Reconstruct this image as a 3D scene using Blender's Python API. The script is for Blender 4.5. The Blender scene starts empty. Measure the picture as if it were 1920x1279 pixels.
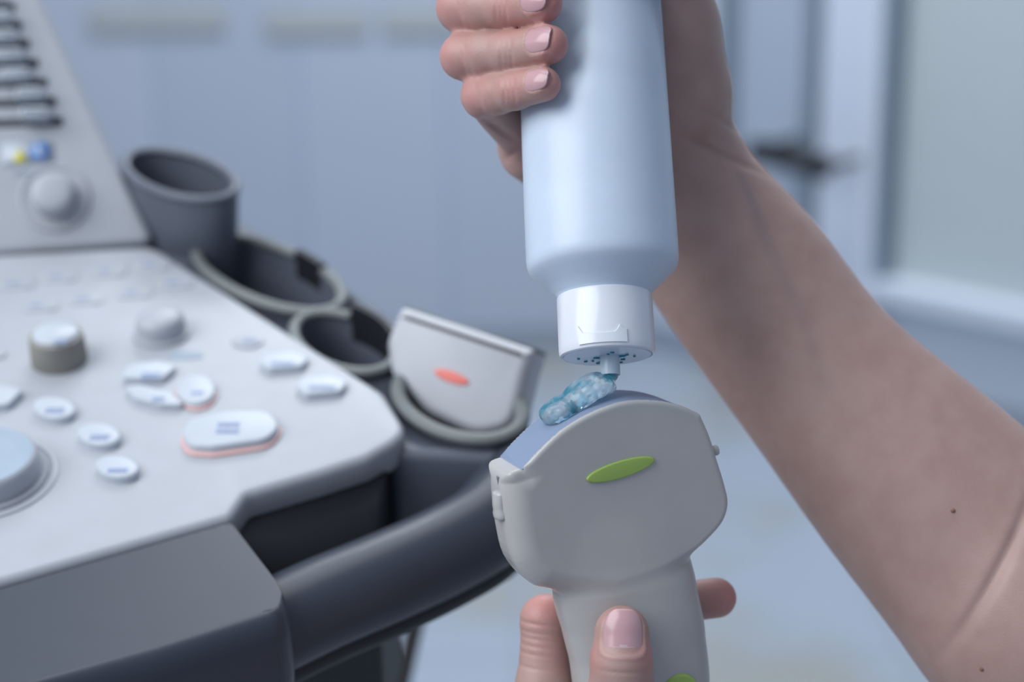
import bpy, bmesh, math, random
import numpy as np
from mathutils import Vector, Matrix
random.seed(7)
# ------------------------------------------------------------------ camera, world, lights
FPX = 3200.0                      # focal length in pixels of the 1920 px wide frame
PITCH, ROLL = math.radians(17), math.radians(-0.8)
CAM = np.array((0.0, 0.0, 1.25))
scn = bpy.context.scene
cd = bpy.data.cameras.new('camera'); cam = bpy.data.objects.new('camera', cd)
scn.collection.objects.link(cam); scn.camera = cam
cd.sensor_width = 36; cd.lens = 60; cd.clip_start = .05; cd.clip_end = 50
RM = Matrix.Rotation(math.pi/2 - PITCH, 3, 'X') @ Matrix.Rotation(ROLL, 3, 'Z')
cam.location = CAM; cam.rotation_euler = RM.to_euler()
cd.dof.use_dof = True; cd.dof.focus_distance = .577; cd.dof.aperture_fstop = 5.0
R = np.array(RM)

w = bpy.data.worlds.new('world'); scn.world = w; w.use_nodes = True
w.node_tree.nodes['Background'].inputs[0].default_value = (.66, .78, 1, 1)
w.node_tree.nodes['Background'].inputs[1].default_value = .40

def area(name, loc, target, sx, sy, power, col):
    l = bpy.data.lights.new(name, 'AREA'); l.shape = 'RECTANGLE'; l.size = sx; l.size_y = sy
    l.energy = power; l.color = col
    o = bpy.data.objects.new(name, l); scn.collection.objects.link(o); o.location = loc
    d = Vector(target) - Vector(loc); o.rotation_euler = d.to_track_quat('-Z', 'Y').to_euler(); return o
area('window_light', (-1.2, .05, 2.25), (0, .62, 1.1), 1.4, 1.5, 34, (.95, .97, 1))
area('ceiling_lamp_light', (-.2, 1.3, 2.9), (0, 1.3, 0), 1.2, 1.2, 12, (.90, .95, 1))
area('far_wall_fill_light', (.2, 2.9, 2.9), (.2, 3.2, 0), 1.6, 1.0, 58, (.90, .95, 1))  # unseen fill, added to brighten the far walls
scn.view_settings.view_transform = 'Standard'; scn.view_settings.look = 'None'
scn.view_settings.exposure = 0.0; scn.view_settings.gamma = 1

# ------------------------------------------------------------------ helpers
A = np.array
def W(p): p = np.asarray(p, float); return CAM + np.stack([p[..., 0], p[..., 1], -p[..., 2]], -1) @ R.T   # (right, up, depth) -> world
def CP(px, py, d): return A(((px-960)/FPX*d, (639.5-py)/FPX*d, d))
def P(px, py, d): return W(CP(px, py, d))
def D(v): v = A((v[0], v[1], -v[2]), float) @ R.T; return v/np.linalg.norm(v)   # direction (right, up, depth) -> world
def nrm(v): v = np.asarray(v, float); return v/np.linalg.norm(v)
class Plane:
    def __init__(s, o, n, e1=None):
        s.o = np.asarray(o, float); s.n = nrm(n)
        e1 = e1 if e1 is not None else D((1, 0, 0))
        s.e1 = nrm(e1 - s.n*np.dot(e1, s.n)); s.e2 = np.cross(s.n, s.e1)
    def hit(s, px, py, h=0):
        r = P(px, py, 1.0) - CAM
        t = np.dot(s.o + s.n*h - CAM, s.n)/np.dot(r, s.n); return CAM + r*t
    def uv(s, px, py, h=0): q = s.hit(px, py, h) - s.o; return A((q@s.e1, q@s.e2))
    def at(s, u, v, h=0): return s.o + s.e1*u + s.e2*v + s.n*h

def lnk(o): scn.collection.objects.link(o); return o
def base_of(o):
    b = np.zeros(3)
    while o is not None: b = b + A(o.location); o = o.parent
    return b
def tag(o, label, cat, group=None, kind=None):
    if label: o['label'] = label
    if cat: o['category'] = cat
    if group: o['group'] = group
    if kind: o['kind'] = kind
    return o
def thing(name, loc, label, cat, group=None):
    o = lnk(bpy.data.objects.new(name, None)); o.location = loc; o.empty_display_size = .02
    return tag(o, label, cat, group)
def mesh(name, v, f, mat, parent=None, smooth=True, origin=None, sharp=None):
    v = np.asarray(v, float)
    org = base_of(parent) if parent is not None else (np.asarray(origin, float) if origin is not None else v.mean(0))
    m = bpy.data.meshes.new(name); m.from_pydata((v-org).tolist(), [], [list(map(int, q)) for q in f]); m.update()
    m.materials.append(mat)
    if smooth:
        m.polygons.foreach_set('use_smooth', [True]*len(m.polygons))
        if sharp: m.set_sharp_from_angle(angle=math.radians(sharp))
    o = lnk(bpy.data.objects.new(name, m))
    if parent is not None: o.parent = parent
    else: o.location = org
    return o
class MB:
    def __init__(s): s.v = []; s.f = []
    def add(s, v, f):
        n = len(s.v); s.v += [tuple(x) for x in v]; s.f += [[i+n for i in q] for q in f]; return s
    def box(s, o, a, b, c):                       # corner + three edge vectors
        o, a, b, c = map(np.asarray, (o, a, b, c))
        v = [o, o+a, o+a+b, o+b, o+c, o+a+c, o+a+b+c, o+b+c]
        return s.add(v, [[0,3,2,1],[4,5,6,7],[0,1,5,4],[1,2,6,5],[2,3,7,6],[3,0,4,7]])
    def build(s, name, mat, parent=None, **k): return mesh(name, s.v, s.f, mat, parent, **k)
def fix(o):
    bm = bmesh.new(); bm.from_mesh(o.data); bmesh.ops.recalc_face_normals(bm, faces=bm.faces); bm.to_mesh(o.data); bm.free(); return o
def bevel(o, wd, seg=3):
    m = o.modifiers.new('bevel', 'BEVEL'); m.width = wd; m.segments = seg; m.limit_method = 'ANGLE'; return o
def smooth_poly(pts, n=8, closed=True):            # Catmull-Rom
    p = np.asarray(pts, float); N = len(p); out = []
    rng = N if closed else N-1
    for i in range(rng):
        g = lambda k: p[k % N] if closed else p[min(max(k, 0), N-1)]
        a, b, c, d = g(i-1), g(i), g(i+1), g(i+2)
        for t in np.arange(n)/n:
            out.append(.5*((2*b)+(-a+c)*t+(2*a-5*b+4*c-d)*t*t+(-a+3*b-3*c+d)*t**3))
    if not closed: out.append(p[-1])
    return A(out)
def round_poly(pts, rad, n=7):                     # corner fillets; rad one number or a list
    p = np.asarray(pts, float); N = len(p); out = []
    for i in range(N):
        r = rad[i] if hasattr(rad, '__len__') else rad
        a, b, c = p[i-1], p[i], p[(i+1) % N]
        u, v = nrm(a-b), nrm(c-b); ang = math.acos(np.clip(u@v, -1, 1))
        if r <= 0 or ang > 3.0: out.append(b); continue
        d = min(r/math.tan(ang/2), .48*np.linalg.norm(a-b), .48*np.linalg.norm(c-b))
        s, e = b+u*d, b+v*d
        for t in np.linspace(0, 1, n): out.append((1-t)**2*s + 2*t*(1-t)*b + t*t*e)
    return A(out)
def plate(name, pl, uv, prof, mat, parent, sharp=None, mul=None):
    """outline uv on a plane, lofted through (inset, height) pairs"""
    p = np.asarray(uv, float)
    p = p[np.linalg.norm(p - np.roll(p, 1, 0), axis=1) > 4e-5]
    if mul is not None: p = np.vstack([p[i] + (p[(i+1) % len(p)]-p[i])*t for i in range(len(p)) for t in (np.arange(8)/8)[:, None]])
    if np.sum(p[:, 0]*np.roll(p[:, 1], -1) - np.roll(p[:, 0], -1)*p[:, 1]) < 0: p = p[::-1]
    e = np.roll(p, -1, 0) - p; e /= (np.linalg.norm(e, axis=1, keepdims=True)+1e-12)
    nn = np.stack([-e[:, 1], e[:, 0]], 1); n2 = nn + np.roll(nn, 1, 0); n2 /= np.linalg.norm(n2, axis=1, keepdims=True)
    N = len(p); v = []; f = []
    prof = list(prof);
    if mul is not None: prof.append((prof[-1][0]+.0012, prof[-1][1]))      # a flat ring inside the rounded edge keeps the top evenly shaded
    if mul is not None: n2 = n2*A([mul(q) for q in p])[:, None]
    for ins, h in prof:
        for q in p + n2*ins: v.append(pl.at(q[0], q[1], h))
    K = len(prof)
    for k in range(K-1):
        for i in range(N): j = (i+1) % N; f.append([k*N+i, k*N+j, (k+1)*N+j, (k+1)*N+i])
    f.append(list(range(N))[::-1]); f.append([(K-1)*N+i for i in range(N)])
    return fix(mesh(name, v, f, mat, parent, sharp=sharp))
def rnd(th, r, bot=0, n=5):                        # profile: base up to th with a rounded top edge r
    return [(0, bot)] + [(r*(1-math.cos(a)), th-r+r*math.sin(a)) for a in np.linspace(0, math.pi/2, n)]
def ell(c, a, b, n=40):
    t = np.arange(n)*2*math.pi/n; c, a, b = map(np.asarray, (c, a, b)); return c + np.outer(np.cos(t), a) + np.outer(np.sin(t), b)
def lathe(o, ax, prof, n=64, rx=None, sx=1.0):     # prof: (radius, distance along ax)
    ax = nrm(ax); x = nrm((A((1, 0, 0)) if rx is None else rx) - ax*np.dot(ax, (A((1, 0, 0)) if rx is None else rx))); y = np.cross(ax, x)
    v = []; f = []
    for r, s in prof:
        for k in range(n): t = 2*math.pi*k/n; v.append(o + ax*s + (x*math.cos(t)*sx + y*math.sin(t))*r)
    for k in range(len(prof)-1):
        for i in range(n): j = (i+1) % n; f.append([k*n+i, k*n+j, (k+1)*n+j, (k+1)*n+i])
    f.append(list(range(n))[::-1]); f.append([(len(prof)-1)*n+i for i in range(n)])
    return v, f
def sweep(pts, rad, n=16, up=(0, 0, 1), sq=1.0, cap=True):
    p = np.asarray(pts, float); N = len(p); rad = rad if hasattr(rad, '__len__') else [rad]*N; v = []; f = []
    up = np.asarray(up, float)
    for i in range(N):
        t = nrm(p[min(i+1, N-1)] - p[max(i-1, 0)]); a = nrm(np.cross(t, up)); b = np.cross(a, t)
        for k in range(n): q = 2*math.pi*k/n; v.append(p[i] + (a*math.cos(q) + b*math.sin(q)*sq)*rad[i])
    for i in range(N-1):
        for k in range(n): j = (k+1) % n; f.append([i*n+k, i*n+j, (i+1)*n+j, (i+1)*n+k])
    if cap: f.append(list(range(n))[::-1]); f.append([(N-1)*n+k for k in range(n)])
    return v, f

# ------------------------------------------------------------------ materials
def mat(name, col, rough=.5, **k):
    m = bpy.data.materials.new(name); m.use_nodes = True; nt = m.node_tree; b = nt.nodes['Principled BSDF']
    b.inputs['Base Color'].default_value = (*col, 1); b.inputs['Roughness'].default_value = rough
    for kk, vv in k.items():
        kk = kk.replace('_', ' ')
        if kk in b.inputs: b.inputs[kk].default_value = vv
    # faint surface grain, so that no surface is perfectly uniform
    tc = nt.nodes.new('ShaderNodeTexCoord'); nz = nt.nodes.new('ShaderNodeTexNoise'); nz.inputs['Scale'].default_value = 60
    nt.links.new(tc.outputs['Object'], nz.inputs['Vector'])
    mx = nt.nodes.new('ShaderNodeMix'); mx.data_type = 'RGBA'; mx.blend_type = 'MULTIPLY'; mx.inputs[0].default_value = .12
    mx.inputs[6].default_value = (*col, 1); nt.links.new(nz.outputs['Fac'], mx.inputs[7]); nt.links.new(mx.outputs[2], b.inputs['Base Color'])
    return m
WHITE_PANEL = mat('panel_plastic', (.43, .455, .495), .42)
WHITE_KEY = mat('key_plastic', (.52, .57, .63), .38)
PINK_EDGE = mat('pink_translucent_edge', (.75, .48, .46), .4)
INK = mat('printed_blue_ink', (.27, .34, .55), .6)
GREYINK = mat('printed_grey_ink', (.33, .40, .48), .6)
SLATE = mat('slate_plastic', (.040, .048, .068), .38)
SLATE2 = mat('slate_holder_plastic', (.105, .12, .155), .45)
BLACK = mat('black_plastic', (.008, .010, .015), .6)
RIM = mat('grey_green_rubber_rim', (.17, .19, .19), .5)
BEIGE = mat('beige_knob_rubber', (.30, .29, .26), .6)
TRACK_BLUE = mat('pale_blue_ring', (.36, .44, .53), .4)
PROBE = mat('probe_plastic', (.50, .485, .475), .27, Subsurface_Weight=.05)
PROBE2 = mat('holder_probe_plastic', (.52, .54, .58), .4)
LENS = mat('lens_rubber', (.235, .30, .43), .45)
GREEN = mat('green_plastic', (.37, .53, .12), .35)
CORAL = mat('coral_plastic', (.90, .22, .18), .45)
BOTTLE = mat('bottle_plastic', (.61, .715, .84), .36, Subsurface_Weight=.15, Subsurface_Scale=.004)
CAPM = mat('cap_plastic', (.80, .83, .90), .22, Subsurface_Weight=.1, Subsurface_Scale=.002)
NOZ = mat('nozzle_plastic', (.74, .85, .95), .25, Transmission_Weight=.25, Subsurface_Weight=.3, Subsurface_Scale=.003, IOR=1.4)
YELLOW = mat('yellow_ink', (.75, .70, .05), .5)
BLUEINK = mat('sticker_blue_ink', (.13, .30, .70), .5)
DOORW = mat('white_painted_frame', (.64, .70, .82), .5)
DOORG = mat('grey_frame_and_shadow', (.17, .22, .28), .5)
LEAF = mat('blue_grey_door_paint', (.42, .49, .60), .5)
SILLM = mat('white_sill', (.66, .72, .82), .5)
PANE = mat('frosted_pane', (.50, .56, .58), .25)
SHADOW_BASEB = mat('shadow_grey_baseboard', (.30, .35, .43), .5)
LOWP = mat('lower_wall_paint', (.60, .67, .76), .6)

def gel_mat():
    m = bpy.data.materials.new('clear_blue_gel'); m.use_nodes = True; nt = m.node_tree; b = nt.nodes['Principled BSDF']
    b.inputs['Roughness'].default_value = .06; b.inputs['IOR'].default_value = 1.36; b.inputs['Transmission Weight'].default_value = .72
    tc = nt.nodes.new('ShaderNodeTexCoord'); nz = nt.nodes.new('ShaderNodeTexNoise'); nz.inputs['Scale'].default_value = 110; nz.inputs['Detail'].default_value = 4
    rp = nt.nodes.new('ShaderNodeValToRGB'); rp.color_ramp.elements[0].position = .42; rp.color_ramp.elements[0].color = (.10, .50, .65, 1)
    rp.color_ramp.elements[1].position = .54; rp.color_ramp.elements[1].color = (.80, .93, .98, 1)
    nt.links.new(tc.outputs['Object'], nz.inputs['Vector']); nt.links.new(nz.outputs['Fac'], rp.inputs[0]); nt.links.new(rp.outputs[0], b.inputs['Base Color'])
    bp = nt.nodes.new('ShaderNodeBump'); bp.inputs['Distance'].default_value = .0008; bp.inputs['Strength'].default_value = .22
    n2 = nt.nodes.new('ShaderNodeTexNoise'); n2.inputs['Scale'].default_value = 260; nt.links.new(tc.outputs['Object'], n2.inputs['Vector'])
    nt.links.new(n2.outputs['Fac'], bp.inputs['Height']); nt.links.new(bp.outputs[0], b.inputs['Normal'])
    return m
GEL = gel_mat()
TEAL = mat('teal_gel', (.03, .36, .50), .12, Transmission_Weight=.35)

def skin_mat(name, base, flush, dull):
    m = bpy.data.materials.new(name); m.use_nodes = True; nt = m.node_tree; b = nt.nodes['Principled BSDF']; L = nt.links.new
    b.inputs['Roughness'].default_value = .48; b.inputs['Subsurface Weight'].default_value = .22
    b.inputs['Subsurface Radius'].default_value = (1, .35, .2); b.inputs['Subsurface Scale'].default_value = .0035
    tc = nt.nodes.new('ShaderNodeTexCoord')
    def noise(s, d=4): n = nt.nodes.new('ShaderNodeTexNoise'); n.inputs['Scale'].default_value = s; n.inputs['Detail'].default_value = d; L(tc.outputs['Object'], n.inputs['Vector']); return n
    def mix(fac, a, c2):
        x = nt.nodes.new('ShaderNodeMix'); x.data_type = 'RGBA'
        if isinstance(fac, float): x.inputs[0].default_value = fac
        else: L(fac, x.inputs[0])
        for s, i in ((a, 6), (c2, 7)):
            if isinstance(s, tuple): x.inputs[i].default_value = (*s, 1)
            else: L(s, x.inputs[i])
        return x.outputs[2]
    at = nt.nodes.new('ShaderNodeAttribute'); at.attribute_name = 'flush'
    av = nt.nodes.new('ShaderNodeAttribute'); av.attribute_name = 'vein'
    nz = noise(90); r1 = nt.nodes.new('ShaderNodeMapRange'); r1.inputs[1].default_value = .4; r1.inputs[2].default_value = .65; L(nz.outputs['Fac'], r1.inputs[0])
    c = mix(r1.outputs[0], base, dull)
    c = mix(at.outputs['Fac'], c, flush)
    c = mix(av.outputs['Fac'], c, (.22, .19, .21))
    L(c, b.inputs['Base Color'])
    vo = nt.nodes.new('ShaderNodeTexVoronoi'); vo.inputs['Scale'].default_value = 1300; L(tc.outputs['Object'], vo.inputs['Vector'])
    n3 = noise(420, 6)
    ad = nt.nodes.new('ShaderNodeMath'); ad.operation = 'ADD'; L(vo.outputs['Distance'], ad.inputs[0]); L(n3.outputs['Fac'], ad.inputs[1])
    bp = nt.nodes.new('ShaderNodeBump'); bp.inputs['Distance'].default_value = .00012; bp.inputs['Strength'].default_value = .3; L(ad.outputs[0], bp.inputs['Height'])
    L(bp.outputs[0], b.inputs['Normal'])
    return m
SKIN = skin_mat('skin', (.45, .30, .262), (.58, .23, .215), (.42, .27, .235))
NAIL = mat('fingernail', (.60, .36, .38), .22, Subsurface_Weight=.2, Subsurface_Scale=.002)
LUNULA = mat('nail_lunula', (.64, .46, .49), .22)

# ------------------------------------------------------------------ signed-distance modelling
def sdf_mesh(fn0, lo, hi, h, block=8):
    def fn(p, cell=None):
        """evaluate in spatially compact chunks so that far shapes can be skipped"""
        if len(p) < 3000: return fn0(p)
        key = np.floor((p-lo0)/(h*24)).astype(np.int64); key = (key[:, 0]*4096+key[:, 1])*4096+key[:, 2]
        o = np.argsort(key, kind='stable'); ks = key[o]; cuts = np.flatnonzero(np.diff(ks))+1
        out = np.empty(len(p)); st = np.concatenate(([0], cuts)); en = np.concatenate((cuts, [len(p)]))
        for a, b in zip(st, en): out[o[a:b]] = fn0(p[o[a:b]])
        return out
    lo0 = np.asarray(lo, float)
    lo = np.asarray(lo, float); n = (np.ceil((np.asarray(hi)-lo)/h/block).astype(int))*block + 1
    B = (n-1)//block; cs = [np.arange(b+1)*block*h for b in B]
    G = np.stack(np.meshgrid(*cs, indexing='ij'), -1)
    C = fn((G.reshape(-1, 3)+lo)).reshape(G.shape[:3])
    Dm = np.abs(C); near = np.zeros(B, bool); lim = block*h*1.25
    for a in (0, 1):
        for b in (0, 1):
            for c in (0, 1): near |= Dm[a:a+B[0], b:b+B[1], c:c+B[2]] < lim*1.1
    F = np.ones(n, np.float32)
    sgn = (C < 0)
    big = np.repeat(np.repeat(np.repeat(sgn[:-1, :-1, :-1], block, 0), block, 1), block, 2)
    F[:-1, :-1, :-1] = np.where(big, -1, 1)
    r = np.arange(block+1); loc = np.stack(np.meshgrid(r, r, r, indexing='ij'), -1)
    idx = np.argwhere(near)
    for s in range(0, len(idx), 1500):
        q = idx[s:s+1500][:, None, None, None, :]*block + loc[None]
        d = fn((q.reshape(-1, 3)*h+lo))
        qq = q.reshape(-1, 3); F[qq[:, 0], qq[:, 1], qq[:, 2]] = d
    S = F < 0
    cnt = np.zeros(n-1, np.int8)
    for a in (0, 1):
        for b in (0, 1):
            for c in (0, 1): cnt += S[a:a+n[0]-1, b:b+n[1]-1, c:c+n[2]-1]
    act = (cnt > 0) & (cnt < 8); ci = np.argwhere(act); vid = -np.ones(n-1, np.int64); vid[act] = np.arange(len(ci))
    acc = np.zeros((len(ci), 3)); num = np.zeros(len(ci))
    cor = [A(k) for k in ((0,0,0),(1,0,0),(0,1,0),(0,0,1),(1,1,0),(1,0,1),(0,1,1),(1,1,1))]
    val = [F[tuple((ci+k).T)] for k in cor]
    for i, j in ((0,1),(0,2),(0,3),(1,4),(1,5),(2,4),(2,6),(3,5),(3,6),(4,7),(5,7),(6,7)):
        a, b = val[i], val[j]; m = (a < 0) != (b < 0); t = np.where(m, a/np.where(m, a-b, 1), 0)
        acc += m[:, None]*(cor[i]+(cor[j]-cor[i])*t[:, None]); num += m
    V = (ci + acc/num[:, None])*h + lo
    for _ in range(2):                             # pull the vertices onto the surface
        e = h*.4; d0 = fn(V); g = np.stack([(fn(V+np.eye(3)[k]*e)-fn(V-np.eye(3)[k]*e))/(2*e) for k in range(3)], 1)
        V = V - g*(d0/np.maximum((g*g).sum(1), .2))[:, None].clip(-h, h)
    faces = []
    for ax in range(3):
        sl0 = [slice(None)]*3; sl1 = [slice(None)]*3; sl0[ax] = slice(0, -1); sl1[ax] = slice(1, None)
        ch = S[tuple(sl0)] != S[tuple(sl1)]; e = np.argwhere(ch)
        u, v = (ax+1) % 3, (ax+2) % 3
        e = e[(e[:, u] > 0) & (e[:, v] > 0) & (e[:, u] < n[u]-1) & (e[:, v] < n[v]-1)]
        q = []
        for du, dv in ((-1, -1), (0, -1), (0, 0), (-1, 0)):
            k = e.copy(); k[:, u] += du; k[:, v] += dv; q.append(vid[tuple(k.T)])
        q = np.stack(q, 1); fl = S[tuple(e.T)]; q[~fl] = q[~fl][:, ::-1]; faces.append(q)
    return V, np.concatenate(faces)
def smin(a, b, k):
    h = np.clip(.5+.5*(b-a)/k, 0, 1); return b*(1-h)+a*h - k*h*(1-h)
def cone(p, a, b, ra, rb):                         # tapered capsule
    ba = b-a; t = np.clip(((p-a)@ba)/(ba@ba), 0, 1); return np.linalg.norm(p-a-t[:, None]*ba, axis=1) - (ra+(rb-ra)*t)
def fast_mesh(name, V, Fq, m, parent, attrs=None, origin=None):
    org = base_of(parent) if parent is not None else np.asarray(origin)
    me = bpy.data.meshes.new(name); me.vertices.add(len(V)); me.vertices.foreach_set('co', (V-org).astype(np.float32).ravel())
    me.loops.add(Fq.size); me.loops.foreach_set('vertex_index', Fq.astype(np.int32).ravel())
    me.polygons.add(len(Fq)); me.polygons.foreach_set('loop_start', np.arange(0, Fq.size, 4, dtype=np.int32))
    me.update(calc_edges=True); me.validate()
    me.polygons.foreach_set('use_smooth', np.ones(len(me.polygons), bool)); me.materials.append(m)
    for k, v in (attrs or {}).items():
        a = me.attributes.new(k, 'FLOAT', 'POINT'); a.data.foreach_set('value', v.astype(np.float32))
    o = lnk(bpy.data.objects.new(name, me))
    if parent is not None: o.parent = parent
    else: o.location = org
    return o

# ------------------------------------------------------------------ the room
def struct(o): o['kind'] = 'structure'; return o
def floor_mat():
    m = bpy.data.materials.new('marbled_floor'); m.use_nodes = True; nt = m.node_tree; b = nt.nodes['Principled BSDF']; L = nt.links.new
    tc = nt.nodes.new('ShaderNodeTexCoord'); nz = nt.nodes.new('ShaderNodeTexNoise'); nz.inputs['Scale'].default_value = 2.4; nz.inputs['Detail'].default_value = 3
    L(tc.outputs['Object'], nz.inputs['Vector']); rp = nt.nodes.new('ShaderNodeValToRGB')
    rp.color_ramp.elements[0].position = .45; rp.color_ramp.elements[0].color = (.32, .37, .44, 1)
    rp.color_ramp.elements[1].position = .62; rp.color_ramp.elements[1].color = (.30, .31, .30, 1)
    L(nz.outputs['Fac'], rp.inputs[0])
    br = nt.nodes.new('ShaderNodeTexBrick'); br.offset = 0; br.inputs['Scale'].default_value = 1; br.inputs['Brick Width'].default_value = .6; br.inputs['Row Height'].default_value = .6
    br.inputs['Mortar Size'].default_value = .006; br.inputs['Mortar'].default_value = (.28, .31, .36, 1)
    L(tc.outputs['Object'], br.inputs['Vector']); L(rp.outputs[0], br.inputs['Color1']); L(rp.outputs[0], br.inputs['Color2'])
    L(br.outputs['Color'], b.inputs['Base Color']); b.inputs['Roughness'].default_value = .3; return m
def wall_mat():
    m = bpy.data.materials.new('blue_wall_tiles'); m.use_nodes = True; nt = m.node_tree; b = nt.nodes['Principled BSDF']; L = nt.links.new
    tc = nt.nodes.new('ShaderNodeTexCoord'); sp = nt.nodes.new('ShaderNodeSeparateXYZ'); L(tc.outputs['Object'], sp.inputs[0])
    cb = nt.nodes.new('ShaderNodeCombineXYZ'); L(sp.outputs[0], cb.inputs[0]); L(sp.outputs[2], cb.inputs[1])
    br = nt.nodes.new('ShaderNodeTexBrick'); br.offset = 0; br.inputs['Scale'].default_value = 1
    br.inputs['Brick Width'].default_value = .34; br.inputs['Row Height'].default_value = .9; br.inputs['Mortar Size'].default_value = .004
    br.inputs['Color1'].default_value = (.41, .46, .56, 1); br.inputs['Color2'].default_value = (.45, .50, .60, 1); br.inputs['Mortar'].default_value = (.33, .39, .51, 1)
    L(cb.outputs[0], br.inputs['Vector']); L(br.outputs['Color'], b.inputs['Base Color']); b.inputs['Roughness'].default_value = .45; return m
MWALL = wall_mat()
struct(mesh('floor', [(-4, -1.5, 0), (4, -1.5, 0), (4, 6, 0), (-4, 6, 0)], [[0, 1, 2, 3]], floor_mat(), smooth=False, origin=(0, 0, 0)))
YB, XC = 4.0, .36
struct(MB().box((-4, YB, 0), (4+XC, 0, 0), (0, .1, 0), (0, 0, 2.8)).build('wall_back', MWALL, smooth=False, origin=(-.15, YB, 0)))
wr = nrm(A((1, -1.0, 0))); wn = A((-wr[1]*-1, 0, 0)); wn = nrm(A((-1, -1.0, 0)))          # wall_right runs wr, faces wn
wall_r = struct(MB().box((XC, YB, 0), wr*4.6, -wn*.1, (0, 0, 2.8)).build('wall_right', LOWP, smooth=False, origin=(XC, YB, 0)))
WR = Plane(A((XC, YB, 0)), wn, wr)
def wuv(px, py): q = WR.hit(px, py) - WR.o; return q@wr, q[2]
def wbox(s0, s1, z0, z1, d0, d1): return MB().box(A((XC, YB, 0))+wr*s0+A((0, 0, z0))+wn*d0, wr*(s1-s0), wn*(d1-d0), (0, 0, z1-z0))
# beige border on the back wall
def zb(px, py): r = P(px, py, 1)-CAM; t = YB/r[1]; return (CAM+r*t)
zt = zb(400, 10)[2]; zl = zb(400, 56)[2]
BORD = mat('beige_tile_border', (.42, .45, .46), .5)
for i, (a, b, dz) in enumerate(((170, 425, 0), (500, 690, -.012), (720, 1100, -.012))):
    x0, x1 = zb(a, 30)[0], zb(b, 30)[0]
    struct(MB().box((x0, YB-.012, zl+dz), (x1-x0, 0, 0), (0, .012, 0), (0, 0, zt-zl)).build('trim_%d' % (i+1), BORD, smooth=False))
# baseboards, dark grey to paint in the shadow stripe at the wall foot
struct(MB().box((-4, YB-.02, 0), (4+XC, 0, 0), (0, .02, 0), (0, 0, .07)).build('baseboard_shadow_back', SHADOW_BASEB, smooth=False))
struct(wbox(0, 4.6, 0, .07, 0, .02).build('baseboard_shadow_right', SHADOW_BASEB, smooth=False))
# door with black pull handle, on wall_right
s_a = wuv(1388, 260)[0]; s_b = wuv(1545, 400)[0]
dr = struct(wbox(s_a, s_b, .07, 2.1, 0, .03).build('door_1', LEAF, smooth=False))
wbox(s_a-.03, s_a+.012, .07, 2.1, 0, .05).build('door_shadow_strip', DOORG, dr, smooth=False)  # both grey strips paint in the shadow lines of the door frame
wbox(s_b-.03, s_b+.005, .07, 2.1, 0, .05).build('door_shadow_strip', DOORG, dr, smooth=False)
hA, hB = P(1412, 281, 3.62), P(1552, 314, 3.50)
v, f = sweep([hA+wn*.0, hB], .026, 12); hb = MB().add(v, f)
for q in (hA, hB):
    dd = (WR.o-q)@wn
    v, f = sweep([q, q+wn*dd], .009, 10); hb.add(v, f)
hb.build('door_handle', BLACK, dr)
# white jamb and window
s0, s1 = wuv(1560, 400)[0], wuv(1672, 400)[0]
tr = struct(wbox(s0, s1, .07, 2.6, 0, .06).build('trim_4', DOORW, smooth=False))
wbox(s1-.035, s1, .07, 2.6, .06, .075).build('jamb_bead', SILLM, tr, smooth=False)
zs = wuv(1800, 575)[1]; zs2 = wuv(1800, 540)[1]
win = struct(wbox(s1+.02, s1+1.3, zs2, 2.4, 0, .012).build('window_1', PANE, smooth=False))
wbox(s1, s1+1.4, zs, zs2, 0, .08).build('window_sill', SILLM, win, smooth=False)
wbox(s1, s1+.02, zs2, 2.4, 0, .05).build('window_frame', DOORG, win, smooth=False)

# ------------------------------------------------------------------ ultrasound machine
PN = D((0, 1, -.6)); PO = P(400, 700, .774/(1-((639.5-700)/FPX)/.6))
PL = Plane(PO, PN)
mroot = thing('ultrasound_machine', P(400, 900, .72), 'pale ultrasound console with buttons, dials, slate palm rest and side probe cups', 'ultrasound machine')
def uvs(lst, h=0, pl=None): return [(pl or PL).uv(x, y, h) for x, y in lst]
# body under the panel
body = round_poly(uvs([(-700, 1225), (445, 985), (700, 905), (735, 800), (300, 520), (-700, 520)]), .004)
plate('console_body', PL, body, [(0, -.13), (0, -.012)], BLACK, mroot)
# light control panel
rads = [0, 0, .003, .006, 0, 0, .022, .012, .02, 0]
pan = round_poly(uvs([(-700, 1287), (-10, 1093), (432, 968), (462, 925), (600, 885), (690, 856), (768, 812), (722, 735), (288, 460), (-700, 513)]), [0, 0, .0046, .006, .02, .02, .016, .02, .012, 0], 9)
plate('control_panel', PL, pan, [(.002, -.0155), (0, -.0125)] + [(.004*(1-math.cos(a)), -.004+.004*math.sin(a)) for a in np.linspace(0, math.pi/2, 6)], WHITE_PANEL, mroot, sharp=50)
# sloping rear panel
fA, fB = PL.hit(0, 478), PL.hit(287, 455)
e1 = nrm(fB-fA); aw = nrm(np.cross(PN, e1)); phi = math.radians(46)
e2 = aw*math.cos(phi)+PN*math.sin(phi)
UN = np.cross(e1, e2); UP = Plane(fA, UN, e1)
upo = round_poly(uvs([(-700, 520), (-100, 484), (291, 455), (262, 395), (80, 0), (10, -150), (-700, -150)], 0, UP), [0, 0, .0050, .02, 0, 0, 0])
plate('rear_panel', UP, upo, [(0, -.03), (0, -.005)] + [(.004*(1-math.cos(a)), -.004+.004*math.sin(a)) for a in np.linspace(0, math.pi/2, 6)], WHITE_PANEL, mroot, sharp=50)
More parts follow.
